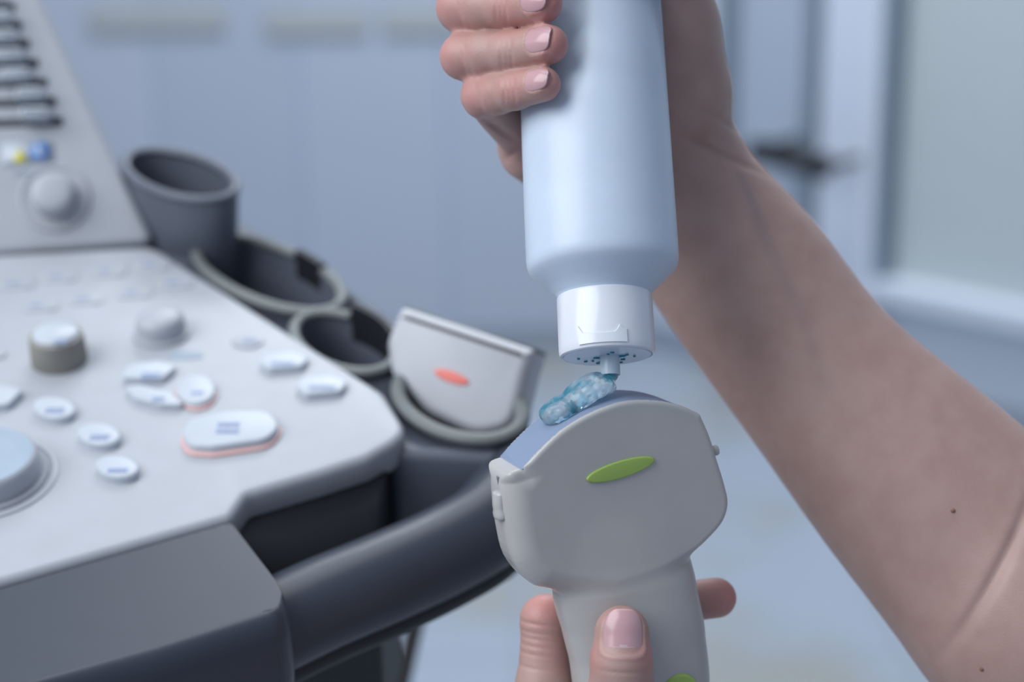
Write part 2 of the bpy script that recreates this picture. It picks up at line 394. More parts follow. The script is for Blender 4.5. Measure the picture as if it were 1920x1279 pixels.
# palm rest
pa, pb = PL.uv(-700, 1400), PL.uv(536, 1112); PRD = nrm(PL.uv(436, 968)-PL.uv(0, 1094)); PRN = A((-PRD[1], PRD[0])); PRF = pb@PRN
pr = round_poly(uvs([(-700, 1289), (0, 1094), (436, 968), (527, 1085), (552, 1150), (300, 1230), (0, 1310), (-700, 1510)]), [0, 0, .004, .022, .02, .05, 0, 0], 12)
plate('palm_rest', PL, pr, [(.012, -.050), (.003, -.043), (0, -.03)] + [(.014*(1-math.cos(a)), -.0135+.012*math.sin(a)) for a in np.linspace(0, math.pi/2, 9)], SLATE, mroot, sharp=40, mul=lambda q: .12 + .88*min(1, max(0, (PRF+.002-(q@PRN))/.03)))
# rail from the palm rest round to the foremost cup
rp = [PL.hit(x, y, h) for x, y, h in ((300, 1258, -.028), (470, 1196, -.028), (600, 1136, -.028), (720, 1086, -.028), (830, 1036, -.028), (915, 985, -.026), (960, 920, -.024), (975, 860, -.022))]
sp = smooth_poly(rp, 8, False)
v, f = sweep(sp, .0185, 28, PN, 1.0); mesh('hand_rail', v, f, SLATE, mroot)
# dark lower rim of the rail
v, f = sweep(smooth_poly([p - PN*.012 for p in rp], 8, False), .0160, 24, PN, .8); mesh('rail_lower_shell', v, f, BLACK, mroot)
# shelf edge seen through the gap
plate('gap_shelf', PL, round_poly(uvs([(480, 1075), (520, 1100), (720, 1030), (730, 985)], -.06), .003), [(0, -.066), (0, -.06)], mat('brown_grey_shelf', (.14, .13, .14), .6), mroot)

# cups: ellipse on a plane raised h over the panel
def cup(c, a, b, h, depth, wallm, rimm, taper=.9, rimr=.0032, name='probe_cup', lean=(0, 0), slot=None, up=.0022):
    C = PL.uv(*c, h); Aa = PL.uv(*a, h)-C; Bb = PL.uv(*b, h)-C
    n = 72; t = np.arange(n)*2*math.pi/n; ring = np.outer(np.cos(t), Aa)+np.outer(np.sin(t), Bb)
    V = []; prof = [(taper*.98, -depth), (taper, -depth+.001), (1, -.0015), (.985, 0), (.915, 0), (.90, -.0015), (taper*.86, -depth+.006)]; M = len(prof)
    ln = A(lean)
    for s, z in prof:
        for q in ring*s + C + ln*(-z): V.append(PL.at(q[0], q[1], h+z))
    Fs = [[k*n+i, k*n+(i+1) % n, (k+1)*n+(i+1) % n, (k+1)*n+i] for k in range(M-1) for i in range(n)]
    Fs += [list(range(n))[::-1], [(M-1)*n+i for i in range(n)]]
    o = fix(mesh(name, V, Fs, wallm, mroot, sharp=50))
    t0, t1 = slot if slot else (9e3, 9e3)
    ts = np.linspace(math.radians(t1), math.radians(t0+360), 80) if slot else np.linspace(0, 2*math.pi, 81)
    loop = [PL.at(*(np.cos(x)*Aa*.95+np.sin(x)*Bb*.95+C), h) for x in ts]
    v, f = sweep(loop, rimr, 12, PN, .75, cap=bool(slot)); fix(mesh('rim', v, f, rimm, o))
    if slot:
        vv = []; ff = []; ts = np.linspace(math.radians(t0), math.radians(t1), 14)
        for x in ts:
            e = np.cos(x)*Aa+np.sin(x)*Bb
            for r, z in ((.87, -depth+.012), (.99, -depth+.012), (1.005, up), (.87, up)): q = e*r+C; vv.append(PL.at(q[0], q[1], h+z))
        for i in range(13):
            for k in range(4): l = (k+1) % 4; ff.append([i*4+k, (i+1)*4+k, (i+1)*4+l, i*4+l])
        ff += [[0, 1, 2, 3], [55, 54, 53, 52]]
        fix(mesh('slot_shade_strip', vv, ff, BLACK, o, sharp=40))  # solid strip, its black paints in the darkness of the slot
    return C, Aa, Bb
DH = -.007
deck = round_poly(uvs([(262, 462), (300, 405), (450, 412), (525, 452), (612, 512), (690, 562), (745, 600), (900, 690), (985, 790), (960, 860), (740, 850), (330, 505)], DH), .006)
dk = plate('holder_deck', PL, deck, [(.004, -.05), (0, -.045), (0, DH-.004), (.0012, DH-.001), (.004, DH)], SLATE2, mroot, sharp=50)
cups = [((337, 327), (447, 354), (350, 287), .028, .060, SLATE2, SLATE2, .90, .0026, 'probe_cup', (-.05, .03), None),
        ((502, 512), (649, 561), (514, 458), -.003, .046, SLATE2, RIM, .92, .0030, 'probe_cup', (0, 0), (44, 70), .0035),
        ((645, 640), (745, 672), (664, 592), -.003, .046, SLATE2, RIM, .92, .0028, 'probe_cup', (0, 0), (24, 92), .007),
        ((862, 752), (982, 797), (898, 695), -.003, .078, SLATE2, RIM, .95, .0034, 'probe_cup', (0, 0), None)]
for cc in cups:
    C, Aa, Bb = cup(*cc)
    if cc[3] < 0:      # a hole through the deck for this cup
        cut = plate('cutter', PL, ell(C, Aa*.97, Bb*.97, 48), [(0, -.08), (0, .02)], BLACK, None)
        md = dk.modifiers.new('hole', 'BOOLEAN'); md.object = cut; md.operation = 'DIFFERENCE'; md.solver = 'EXACT'
        bpy.context.view_layer.update()
        nm = bpy.data.meshes.new_from_object(dk.evaluated_get(bpy.context.evaluated_depsgraph_get())); dk.modifiers.clear(); dk.data = nm
        bpy.data.objects.remove(cut)
# cable / post hanging below the rail
v, f = sweep([P(792, 1120, 1.02), P(772, 1200, 1.03), P(752, 1290, 1.045), P(700, 1480, 1.08)], .0052, 12, (0, 1, 0)); mesh('support_post', v, f, mat('brown_post', (.10, .085, .075), .6), mroot)

# --- controls on the panel
def marks(pl, px, py, wd, ht, rows, h, par, m=INK):
    """illegible lettering: rows of short strokes"""
    mb = MB(); u0, v0 = pl.uv(px, py, h); s = .72/FPX
    for r in range(rows):
        x = -wd/2
        while x < wd/2-1:
            l = random.uniform(3, 7)
            yy = (r-(rows-1)/2)*-(ht/rows)*1.25
            q = ht/rows*.62
            mb.box(pl.at(u0+x*s, v0+(yy-q)*s*1.6, h), pl.e1*(l*s), pl.e2*(q*2*s), pl.n*.00012); x += l+1.6
    return mb.build('printed_mark', m, par, smooth=False)
def key(lst, name, th=.0028, r=.0012, m=WHITE_KEY, fillet=.002, pl=None, sm=False):
    uv = uvs(lst, 0, pl); uv = smooth_poly(uv, 5) if sm else round_poly(uv, fillet)
    return plate(name, pl or PL, uv, rnd(th, r, -.002), m, mroot, sharp=60)
def okey(px, py, hw, hh, name='button', th=.003, r=.0014, m=WHITE_KEY, tilt=0, pl=None):
    pl = pl or PL; c = pl.uv(px, py); a = pl.uv(px+hw, py+tilt)-c; b = pl.uv(px, py-hh)-c
    return plate(name, pl, ell(c, a, b, 36), rnd(th, r, -.002), m, mroot, sharp=60)
def ring_gap(px, py, hw, hh, m=BLACK, pl=None, tilt=0):
    pass
for x, y in ((30, 532), (110, 519), (203, 509), (285, 498), (75, 574), (160, 561), (252, 549), (328, 531)):
    k = key([(x-36, y+2), (x-28, y-9), (x+30, y-12), (x+38, y-2), (x+30, y+9), (x-28, y+12)], 'membrane_key', .0006, .0003, WHITE_PANEL)
    marks(PL, x-6, y-2, 26, 7, 1, .0007, k); marks(PL, x+20, y+5, 10, 4, 1, .0007, k, GREYINK)
for x, y, hw, hh in ((103, 775, 40, 20), (187, 825, 41, 20.5), (221, 886, 41, 20.5)):
    k = okey(x, y, hw, hh, th=.0035, tilt=4); marks(PL, x, y-6, 34, 10, 1 if y > 850 else 2, .0036, k)
k = key([(343, 828), (352, 800), (425, 783), (505, 783), (527, 812), (505, 838), (400, 853), (355, 850)], 'long_button', .0042, .0016, WHITE_KEY, .010)
g = plate('pink_base', PL, round_poly(uvs([(338, 832), (349, 797), (425, 779), (508, 779), (532, 813), (508, 843), (400, 859), (350, 856)]), .011), rnd(.0012, .0005, -.001), PINK_EDGE, k)
marks(PL, 428, 800, 40, 22, 2, .0043, k)
k = okey(368, 739, 37, 27, 'round_button', .003); okeyb = plate('pink_base', PL, ell(PL.uv(368, 740), PL.uv(408, 741)-PL.uv(368, 740), PL.uv(368, 710)-PL.uv(368, 740)), rnd(.001, .0004, -.001), PINK_EDGE, k); marks(PL, 370, 735, 22, 8, 1, .0031, k)
k = key([(227, 718), (243, 693), (300, 685), (333, 697), (306, 720)], 'angular_button', .003, .001, WHITE_KEY, .003); marks(PL, 283, 703, 36, 12, 2, .0031, k)
k = key([(232, 735), (262, 731), (320, 745), (350, 770), (300, 768), (255, 756)], 'curved_button', .003, .001, WHITE_KEY, .002); marks(PL, 297, 748, 22, 10, 2, .0031, k)
for x, y, hw, hh in ((533, 685, 48, 17), (604, 731, 50, 19)):
    k = key([(x-hw, y+4), (x-hw*.8, y-hh*.7), (x+hw*.3, y-hh), (x+hw, y-hh*.3), (x+hw*.75, y+hh*.7), (x-hw*.6, y+hh)], 'button', .0032, .0012, WHITE_KEY, .004); marks(PL, x-2, y-5, 44, 9, 1 if x < 560 else 2, .0033, k)
k = key([(432, 640), (450, 628), (490, 632), (496, 645), (470, 655), (440, 650)], 'button', .001, .0004, WHITE_PANEL, .003); marks(PL, 468, 638, 26, 9, 2, .0011, k)
k = key([(-60, 775), (-40, 728), (20, 735), (46, 742), (18, 770)], 'angular_button', .0035, .0012, WHITE_KEY, .003)
k = okey(-6, 665, 18, 9, 'membrane_key', .001, .0005, WHITE_PANEL)
o = okey(348, 667, 34, 8, 'printed_label', .0003, .0001, GREYINK)
# beige encoder dial with a pale cap
def radpx(px, py, d): return np.linalg.norm(PL.uv(px+d, py)-PL.uv(px, py))
O = PL.hit(112, 676); r = radpx(112, 676, 52); prof = [(r, -.001), (r*1.0, .001), (r*.97, .0115), (r*.93, .0130), (r*.86, .0135)]
v, f = lathe(O, PN, prof, 120)
v = [O + (q-O)*1 for q in v]
for i in range(len(v)):
    if i < 3*120 and i % 2: v[i] = v[i] + nrm((v[i]-O)-PN*((v[i]-O)@PN))*-.0004
kb = mesh('encoder_dial', v, f, BEIGE, mroot, sharp=50)
v, f = lathe(O, PN, [(r*.80, .0125), (r*.80, .0142), (r*.76, .0148)], 48); cpp = mesh('dial_cap', v, f, WHITE_KEY, kb, sharp=60)
u0 = PL.uv(112, 635); marks(PL, 115, 640, 26, 10, 2, .0149, cpp)
# low white dome knob
O = PL.hit(303, 626); r = radpx(303, 626, 54)
v, f = lathe(O, PN, [(r*1.0, -.001), (r*1.0, .0015), (r*.86, .002), (r*.85, .006), (r*.8, .0085), (r*.65, .0100), (r*.4, .0108), (r*.1, .011)], 56); mesh('dome_knob', v, f, WHITE_PANEL, mroot, sharp=60)
# trackball
O = PL.hit(-28, 898); r = radpx(-28, 890, 100)
v, f = lathe(O, PN, [(r*1.34, -.001), (r*1.33, .0006), (r*1.26, .0012), (r*1.25, .0004), (r*1.18, .0004), (r*1.15, .0020), (r*1.08, .0022), (r*1.05, .0020)], 90); tb = mesh('trackball_housing', v, f, WHITE_PANEL, mroot, sharp=40)
v, f = lathe(O, PN, [(r*1.04, .0005), (r*1.04, .0085), (r*1.00, .0105), (r*.97, .0110), (r*.56, .0100), (r*.54, .004)], 120); rg = mesh('trackball_ring', v, f, WHITE_PANEL, tb, sharp=40)
v, f = lathe(O, PN, [(r*.95, .0106), (r*.94, .0112), (r*.60, .0104), (r*.57, .0096)], 90); mesh('ring_inlay', v, f, TRACK_BLUE, tb, sharp=60)
v, f = lathe(O, PN, [(r*.5*math.cos(a), .004+r*.5*math.sin(a)*.75) for a in np.linspace(0, math.pi/2*.98, 12)], 48); mesh('trackball', v, f, mat('grey_ball', (.50, .53, .56), .2), tb)
# --- rear panel: sliders, knob, stickers
tgc = [(108, 228), (95, 191), (79, 155), (62, 119), (45, 83), (30, 48), (18, 14), (4, -22)]
knx = [38, 34, 45, 40, 36, 30, 40, 35]
for (x, y), kx in zip(tgc, knx):
    c = UP.uv(x-62, y+2); e = UP.uv(x+10, y)-c
    hh = nrm(A((-e[1], e[0])))*.0023
    uvq = [c-e-hh, c+e-hh, c+e+hh, c-e+hh]
    sl = plate('slider_slot', UP, round_poly(uvq, .001), [(0, -.001), (0, .0004)], mat('dark_slot', (.05, .06, .08), .6) if 'dark_slot' not in bpy.data.materials else bpy.data.materials['dark_slot'], mroot)
    kc = UP.uv(x-kx, y-6); q = nrm(e)
    nv = A((-q[1], q[0]))
    kk = [kc-q*.0070-nv*.0030, kc+q*.0070-nv*.0030, kc+q*.0070+nv*.0030, kc-q*.0070+nv*.0030]
    plate('slider_knob', UP, round_poly(kk, .0014), rnd(.0105, .0024, 0), WHITE_KEY, sl)
O = UP.hit(104, 380); r = np.linalg.norm(UP.uv(104+42, 380)-UP.uv(104, 380))
v, f = lathe(UP.hit(103, 372), UN, [(r*1.62, -.001), (r*1.6, .0012), (r*1.5, .0016), (r*1.45, .001), (r*1.1, .0006)], 56); kb = mesh('rear_dial_dish', v, f, WHITE_PANEL, mroot)
v, f = lathe(UP.hit(103, 372), UN, [(r*1.0, 0), (r*.98, .009), (r*.9, .0112), (r*.7, .0120), (r*.1, .0118)], 56); mesh('rear_dial', v, f, WHITE_PANEL, kb, sharp=60)
st = plate('warning_sticker', UP, round_poly(uvs([(0, 312), (4, 268), (100, 262), (104, 305)], 0, UP), .002), [(0, 0), (0, .0003)], WHITE_KEY, mroot)
plate('yellow_triangle', UP, round_poly(uvs([(24, 305), (36, 278), (52, 303)], 0, UP), .0005), [(0, .0003), (0, .0006)], YELLOW, st)
c = UP.uv(76, 284); plate('blue_circle', UP, ell(c, UP.uv(94, 284)-c, UP.uv(76, 266)-c), [(0, .0003), (0, .0006)], BLUEINK, st)
c = UP.uv(74, 283); plate('white_figure', UP, ell(c, UP.uv(80, 287)-c, UP.uv(72, 272)-c), [(0, .0006), (0, .0008)], WHITE_KEY, st)
marks(UP, 55, 320, 70, 7, 1, .0004, st, GREYINK)

# ------------------------------------------------------------------ probe resting in the foremost cup
n2 = D((-.30, .12, -.95)); RP = Plane(P(865, 690, .742), n2)
p2 = thing('ultrasound_probe', P(860, 790, .745), 'pale flat-topped ultrasound probe with a coral mark standing in the machine cup', 'ultrasound probe', 'ultrasound probes')
o2 = round_poly(uvs([(754, 575), (1006, 657), (992, 700), (966, 806), (896, 820), (800, 780), (735, 705), (727, 640)], -.004, RP), [.003, .003, .01, .012, .02, .02, .014, .01])
T2 = .024
plate('probe_body', RP, o2, [(.006, -T2), (.002, -T2+.001), (0, -T2+.004), (0, -.006)] + [(.005*(1-math.cos(a)), -.006+.006*math.sin(a)) for a in np.linspace(0, math.pi/2, 6)], PROBE2, p2, sharp=55)
hc = RP.uv(862, 800, -T2/2)
plate('probe_handle', RP, round_poly([hc+A((-.016, -.05)), hc+A((.016, -.05)), hc+A((.018, -.006)), hc+A((-.018, -.006))], .004), [(.004, -T2+.002), (0, -T2+.006), (0, -.008), (.004, -.003)], PROBE2, p2)
c = RP.uv(847, 707); plate('coral_mark', RP, ell(c, RP.uv(879, 718)-c, RP.uv(850, 697)-c), rnd(.0008, .0004, -.001), CORAL, p2)
tp = [RP.uv(x, y, -.004) for x, y in ((757, 572), (1004, 653), (1003, 662), (757, 582))]
plate('lens_strip', RP, tp, [(0, -T2+.003), (0, -.005)], RIM, p2)

# ------------------------------------------------------------------ probe held in the hand
NF = D((.34, -.14, -.93)); F0 = P(1160, 900, .575)
FP = Plane(F0, NF, D((.952, .306, .302)))
T = .024
def fuv(x, y, wv=0): return FP.uv(x, y, wv)
outl = [(977, 881, -.001), (1010, 845, -.001), (1050, 808, -.001), (1100, 777, -.001), (1150, 757, -.001), (1190, 750, -.001), (1240, 752, -.001), (1280, 762, -.001), (1313, 777, -.001),
        (1328, 815, -.002), (1343, 862, -.002), (1357, 908, -.002), (1361, 942, -.003), (1351, 976, -.003), (1324, 1008, -.003), (1294, 1034, -.003),
        (1250, 1060, -.002), (1200, 1080, -.002), (1140, 1097, -.002), (1080, 1106, -.002), (1030, 1103, -.006), (985, 1086, -.012), (952, 1046, -.012), (938, 992, -.012), (931, 940, -.012), (929, 900, -.012), (934, 878, -.012)]
OU = A([fuv(*q) for q in outl])
hi = len(outl); arcN = 9
polyA = smooth_poly(OU[:9], 5, False); rest = np.vstack([OU[8:], OU[:1]])
polyB = smooth_poly(rest, 4, False)
POLY = np.vstack([polyA[:-1], polyB[:-1]])
def sd_poly(p, poly):
    d = np.full(len(p), 1e9); ins = np.zeros(len(p), bool); N = len(poly)
    for i in range(N):
        a, b = poly[i], poly[(i+1) % N]; e = b-a; wv = p-a
        t = np.clip((wv@e)/(e@e), 0, 1); q = wv-t[:, None]*e; d = np.minimum(d, (q*q).sum(1))
        c = (a[1] <= p[:, 1]) != (b[1] <= p[:, 1])
        if abs(e[1]) > 1e-12: ins ^= c & (p[:, 0] < a[0]+(p[:, 1]-a[1])/e[1]*e[0])
    return np.where(ins, -1, 1)*np.sqrt(d)
_u = np.arange(POLY[:, 0].min()-.05, POLY[:, 0].max()+.05, .00025); _v = np.arange(POLY[:, 1].min()-.13, POLY[:, 1].max()+.03, .00025)
_g = np.stack(np.meshgrid(_u, _v, indexing='ij'), -1).reshape(-1, 2)
def grid_sd(poly):
    G = sd_poly(_g, poly).reshape(len(_u), len(_v))
    def f(p):
        a = np.clip((p[:, 0]-_u[0])/.00025, 0, len(_u)-2); b = np.clip((p[:, 1]-_v[0])/.00025, 0, len(_v)-2); i = a.astype(int); j = b.astype(int); a = a-i; b = b-j
        return (G[i, j]*(1-a)+G[i+1, j]*a)*(1-b) + (G[i, j+1]*(1-a)+G[i+1, j+1]*a)*b
    return f
hsec = [(1165, 1040, .0215, .0105), (1168, 1090, .0232, .0125), (1180, 1140, .0222, .0138), (1194, 1200, .0226, .0145), (1203, 1279, .0226, .0150), (1203, 1380, .0215, .015), (1200, 1480, .0185, .014), (1198, 1580, .013, .012)]
HS = [(*fuv(x, y, -T/2), a, b) for x, y, a, b in hsec]
def probe_fn(pw):
    q = pw-F0; p = np.stack([q@FP.e1, q@FP.e2, q@FP.n + T/2], 1)
    d2 = SDP(p[:, :2])
    # edge rounding: tight along the lens arc and the right, generous on the left flank
    u0, u1 = OU[0][0], OU[9][0]
    r = np.interp(p[:, 0], [OU[25][0], OU[0][0]+.002, OU[3][0]], [.0085, .0085, .0022])
    topb = np.interp(p[:, 1], [OU[0][1]-.004, OU[0][1]+.001], [0, 1]); r = r*(1-topb)+.0015*topb
    bot = np.interp(p[:, 1], [OU[18][1], OU[13][1]], [1, 0]); r = np.maximum(r, .0035*bot)
    dome = .0012*(1-np.clip((p[:, 0]/.035)**2, 0, 1))*(p[:, 2] > 0)
    dz = np.abs(p[:, 2])-(T/2)-dome*0
    a = d2+r; b = dz+r
    head = np.minimum(np.maximum(a, b), 0)+np.sqrt(np.maximum(a, 0)**2+np.maximum(b, 0)**2)-r
    hd = np.full(len(p), 1e9)
    for i in range(len(HS)-1):
        A0, B0 = HS[i], HS[i+1]; a2, b2 = A(A0[:2]), A(B0[:2]); e = b2-a2
        t = np.clip(((p[:, :2]-a2)@e)/(e@e), 0, 1); ce = a2+t[:, None]*e; ra = A0[2]+(B0[2]-A0[2])*t; rb = A0[3]+(B0[3]-A0[3])*t
        qx = np.linalg.norm(p[:, :2]-ce, axis=1)/ra; qz = np.abs(p[:, 2])/rb
        k = (qx**2.6+qz**2.6)**(1/2.6); hd = smin(hd, (k-1)*np.minimum(ra, rb)*.9, .004) if i else (k-1)*np.minimum(ra, rb)*.9
    d = smin(head, hd, .0045)
    # recess for the lens
    lz = np.maximum(np.abs(p[:, 2]-(-.0005))-(T/2-.0011), 0)
    ld = SDL(p[:, :2]); cut = np.maximum(ld, np.abs(p[:, 2]+.0005)-(T/2-.0011))
    return np.maximum(d, -cut)
arc = polyA
uc = A((OU[0]+OU[8])/2)
cen = A((0., 0.)); 
arc_in = arc + (uc-A((0, .02))-arc)/np.linalg.norm(uc-A((0, .02))-arc, axis=1, keepdims=True)*.0035
arc_out = arc - (uc-A((0, .02))-arc)/np.linalg.norm(uc-A((0, .02))-arc, axis=1, keepdims=True)*.002
LPOLY = np.vstack([arc_out, arc_in[::-1]])
SDP = grid_sd(POLY); SDL = grid_sd(LPOLY)
p1 = thing('ultrasound_probe', FP.at(*HS[-1][:2], -T/2), 'grey-white curved ultrasound probe with a lime mark and blue lens held upright in hand', 'ultrasound probe', 'ultrasound probes')
allp = A([FP.at(*q, z) for q in POLY for z in (-.03, .006)] + [FP.at(HS[-1][0]+a, HS[-1][1]-.018, z) for a in (-.015, .015) for z in (-.03, .006)] + [FP.at(s[0]+a, s[1], z) for s in HS for a in (-s[2], s[2]) for z in (-.03, .006)])
V, Fq = sdf_mesh(probe_fn, allp.min(0)-.003, allp.max(0)+.003, .00055)
fast_mesh('probe_body', V, Fq, PROBE, p1)
lens_poly = np.vstack([arc - (uc-A((0, .02))-arc)/np.linalg.norm(uc-A((0, .02))-arc, axis=1, keepdims=True)*-.0003, arc_in[::-1]])
plate('lens', FP, lens_poly, [(.0006, -T+.0006), (0, -T+.0012), (0, -.0017), (.0002, -.0013)], LENS, p1, sharp=40)
c = fuv(1163, 880); a = fuv(1226, 861)-c; b = fuv(1168, 894)-c; b = b-nrm(a)*(nrm(a)@b)
plate('lime_mark', FP, ell(c, a, b*1.06, 48), rnd(.0009, .0005, -.001), GREEN, p1)
c = fuv(1264, 1296); s = .0076; hz = FP
plate('lime_button', FP, ell(c, A((s, 0)), A((0, s)), 48), rnd(.0050, .001, -.006), GREEN, p1)
# latch on the left flank and nub on the right
def flank(px, py, wv): return FP.hit(px, py, wv)
lt = [flank(x, y, -.010) for x, y in ((937, 922), (936, 945), (941, 972))]
v, f = sweep(smooth_poly(lt, 6, False), [.0014]+[.0022]*8+[.0025]*3+[.0016], 14, NF, 1.6); mesh('side_latch', v, f, PROBE, p1)
v, f = sweep(smooth_poly([flank(x, y, -.0095) for x, y in ((935, 893), (937, 903), (938, 912))], 5, False), .0008, 10, NF, 1.4); mesh('latch_slot', v, f, RIM, p1)
v, f = lathe(flank(1336, 846, -.005), D((1, .2, 0)), [(.0018, -.001), (.0018, .0015), (.0013, .0022), (.0003, .0024)], 24); mesh('side_nub', v, f, PROBE, p1)
# cable out of the probe's end
cp0 = FP.at(*HS[-1][:2], -T/2)
v, f = sweep(smooth_poly([cp0, cp0+A((0, .01, -.06)), cp0+A((-.03, .05, -.25)), cp0+A((-.08, .15, -.6))], 8, False), .004, 12, (1, 0, 0)); mesh('cable', v, f, SLATE, p1)

# ------------------------------------------------------------------ gel bottle, upside down
B0 = P(1139, 668, .583); B1 = P(1109, 100, .607); bax = nrm(B1-B0); bx = D((1, 0, 0))
bt = thing('gel_bottle', B0, 'pale blue squeeze bottle with white cap held upside down', 'bottle')
prof = [(.0150, .0195), (.0158, .0205)]
sh = [(.0163, .0215), (.0167, .0222), (.0200, .0252), (.0235, .0284), (.0251, .0300), (.0258, .0311), (.0262, .0325), (.0264, .0345), (.0264, .040)]
prof += sh + [(.0264-.00035*(s/.01)*.2, .04+s) for s in np.linspace(.004, .130, 60)] + [(.0258, .172), (.0250, .1755), (.0235, .1775), (.018, .178), (.001, .178)]
v, f = lathe(B0, bax, prof, 96, bx); v = A(v)
# squeeze: shallow hollows under the fingertips and a crease beside them
def dent(v, px, py, dep, sg, sa):
    c = P(px, py, .58); r = nrm(c-CAM); q = v-CAM; dd = np.linalg.norm(q - np.outer(q@r, r), axis=1)
    ax = q - B0 + CAM; rad = ax - np.outer(ax@bax, bax); nr = rad/np.maximum(np.linalg.norm(rad, axis=1, keepdims=True), 1e-6)
    fr = (nr@(-r)) > 0
    return v - nr*(dep*np.exp(-(dd/sg)**2)*fr)[:, None]
for a in ((1050, 5, .0034, .013, 0), (1050, 85, .0026, .012, 0), (1035, 150, .0012, .010, 0), (1075, -60, .0030, .016, 0), (1215, -60, .003, .02, 0)): v = dent(v, *a)
mesh('bottle_body', v, f, BOTTLE, bt)
v, f = lathe(B0, bax, [(.0150, .0005), (.0155, .0), (.0162, .0004), (.0165, .0014), (.01655, .0030), (.01645, .0205), (.0161, .0213), (.0155, .0216)], 96, bx)
cp = mesh('cap', v, f, CAPM, bt, sharp=40)
v, f = lathe(B0, bax, [(.0149, -.0002), (.0152, .0006)], 72, bx); mesh('cap_face', v, f, mat('cap_face_plastic', (.66, .74, .86), .3), cp, sharp=40)
# moulded latch tab on the cap's front
tb = MB(); fr = nrm(-(P(1139, 668, 1)-CAM) - bax*np.dot(-(P(1139, 668, 1)-CAM), bax)); sd = np.cross(bax, fr)
if sd@bx < 0: sd = -sd
def oncap(th, s, r=.0168): return B0 + bax*s + (fr*math.cos(th)+sd*math.sin(th))*r
N = 22; top = []
for i in range(N+1):
    t = i/N; th = -.58+t*1.0
    hgt = .0052 + (.0024*max(0, 1-t/.10) if t < .1 else 0) + (.0022*math.exp(-((t-.87)/.06)**2)) - .0006*math.sin(t*3.1)
    if t > .95: hgt = .0058
    top.append((th, hgt))
vv = []
for th, hgt in top: vv += [oncap(th, .0014, .01655), oncap(th, .0014, .01700), oncap(th, hgt, .01700), oncap(th, hgt+.0003, .01655)]
ff = []
for i in range(N):
    for k in range(4): l = (k+1) % 4; ff.append([i*4+k, (i+1)*4+k, (i+1)*4+l, i*4+l])
ff += [[0, 1, 2, 3], [N*4+3, N*4+2, N*4+1, N*4]]
fix(mesh('latch_tab', vv, ff, CAPM, cp, sharp=40))
NB = P(1144, 690, .5815)
v, f = lathe(NB+bax*.006, -bax, [(.0034, 0), (.0034, .0065), (.0033, .0085), (.0027, .0086), (.0026, .002)], 36, bx); mesh('nozzle', v, f, NOZ, cp, sharp=50)
CF = Plane(B0 - bax*.0002, -bax, bx)
for px, py, r in ((1126, 671, .0013), (1128, 680, .0010), (1163, 668, .0014), (1168, 673, .0009), (1135, 684, .0009), (1112, 676, .0006), (1098, 677, .0007), (1176, 664, .0007), (1085, 672, .0006), (1148, 660, .0008), (1140, 663, .0005), (1190, 667, .0005), (1158, 679, .0010)):
    r *= 1.35 if r > .0009 else .7; c = CF.uv(px, py); n = 14; rr = [r*random.uniform(.6, 1.3) for _ in range(n)]
    plate('gel_speck', CF, [c+A((math.cos(6.283*i/n), math.sin(6.283*i/n)))*rr[i]*A((1.2, 1.0)) for i in range(n)], [(0, -.0004), (0, .0002), (r*.3, .0005)], TEAL, cp)

# ------------------------------------------------------------------ gel bead on the lens
def surf(px, py, up):    # point above the lens surface, middle of the thickness
    return FP.hit(px, py, -T/2)
gp = [(1034, 776, .0040), (1052, 766, .0040), (1068, 757, .0036), (1082, 745, .0042), (1098, 732, .0044), (1115, 723, .0043), (1130, 720, .0037), (1137, 722, .0030)]
GA = [(FP.hit(x, y, -.013), r) for x, y, r in gp]
tipg = [(P(1146, 704, .5815), .0024), (P(1141, 712, .581), .0018), (P(1138, 719, .580), .0016)]
def gel_fn(p):
    d = None
    for (a, ra), (b, rb) in zip(GA[:-1], GA[1:]):
        e = b-a; t = np.clip(((p-a)@e)/(e@e), 0, 1); q = p-a-t[:, None]*e
        # flatten across the lens thickness so that it spreads
        wq = q@NF; q2 = q - np.outer(wq, NF); c = np.sqrt((q2**2).sum(1)+(wq*.62)**2)-(ra+(rb-ra)*t)*.98
        d = c if d is None else smin(d, c, .0012)
    for (a, ra), (b, rb) in zip(tipg[:-1], tipg[1:]): d = smin(d, cone(p, a, b, ra, rb), .0008)
    s = (p-F0); d = d + .00012*np.sin(s[:, 0]*1500+2)*np.sin(s[:, 2]*1300)*np.sin(s[:, 1]*900+1)
    return d
gpts = A([q[0] for q in GA]+[q[0] for q in tipg])
V, Fq = sdf_mesh(gel_fn, gpts.min(0)-.009, gpts.max(0)+.009, .0004)
gel = fast_mesh('ultrasound_gel', V, Fq, GEL, None, origin=GA[3][0]); tag(gel, 'clear blue gel bead squeezed from the nozzle onto the probe lens', 'gel')
v, f = sweep(smooth_poly([FP.hit(x, y, -.010) for x, y in ((1066, 752), (1072, 762), (1080, 767))], 5, False), [.0005, .0009, .0013, .0016, .0019, .0020, .0018, .0015, .0011, .0009, .0005], 10, NF); mesh('teal_streak', v, f, TEAL, gel)

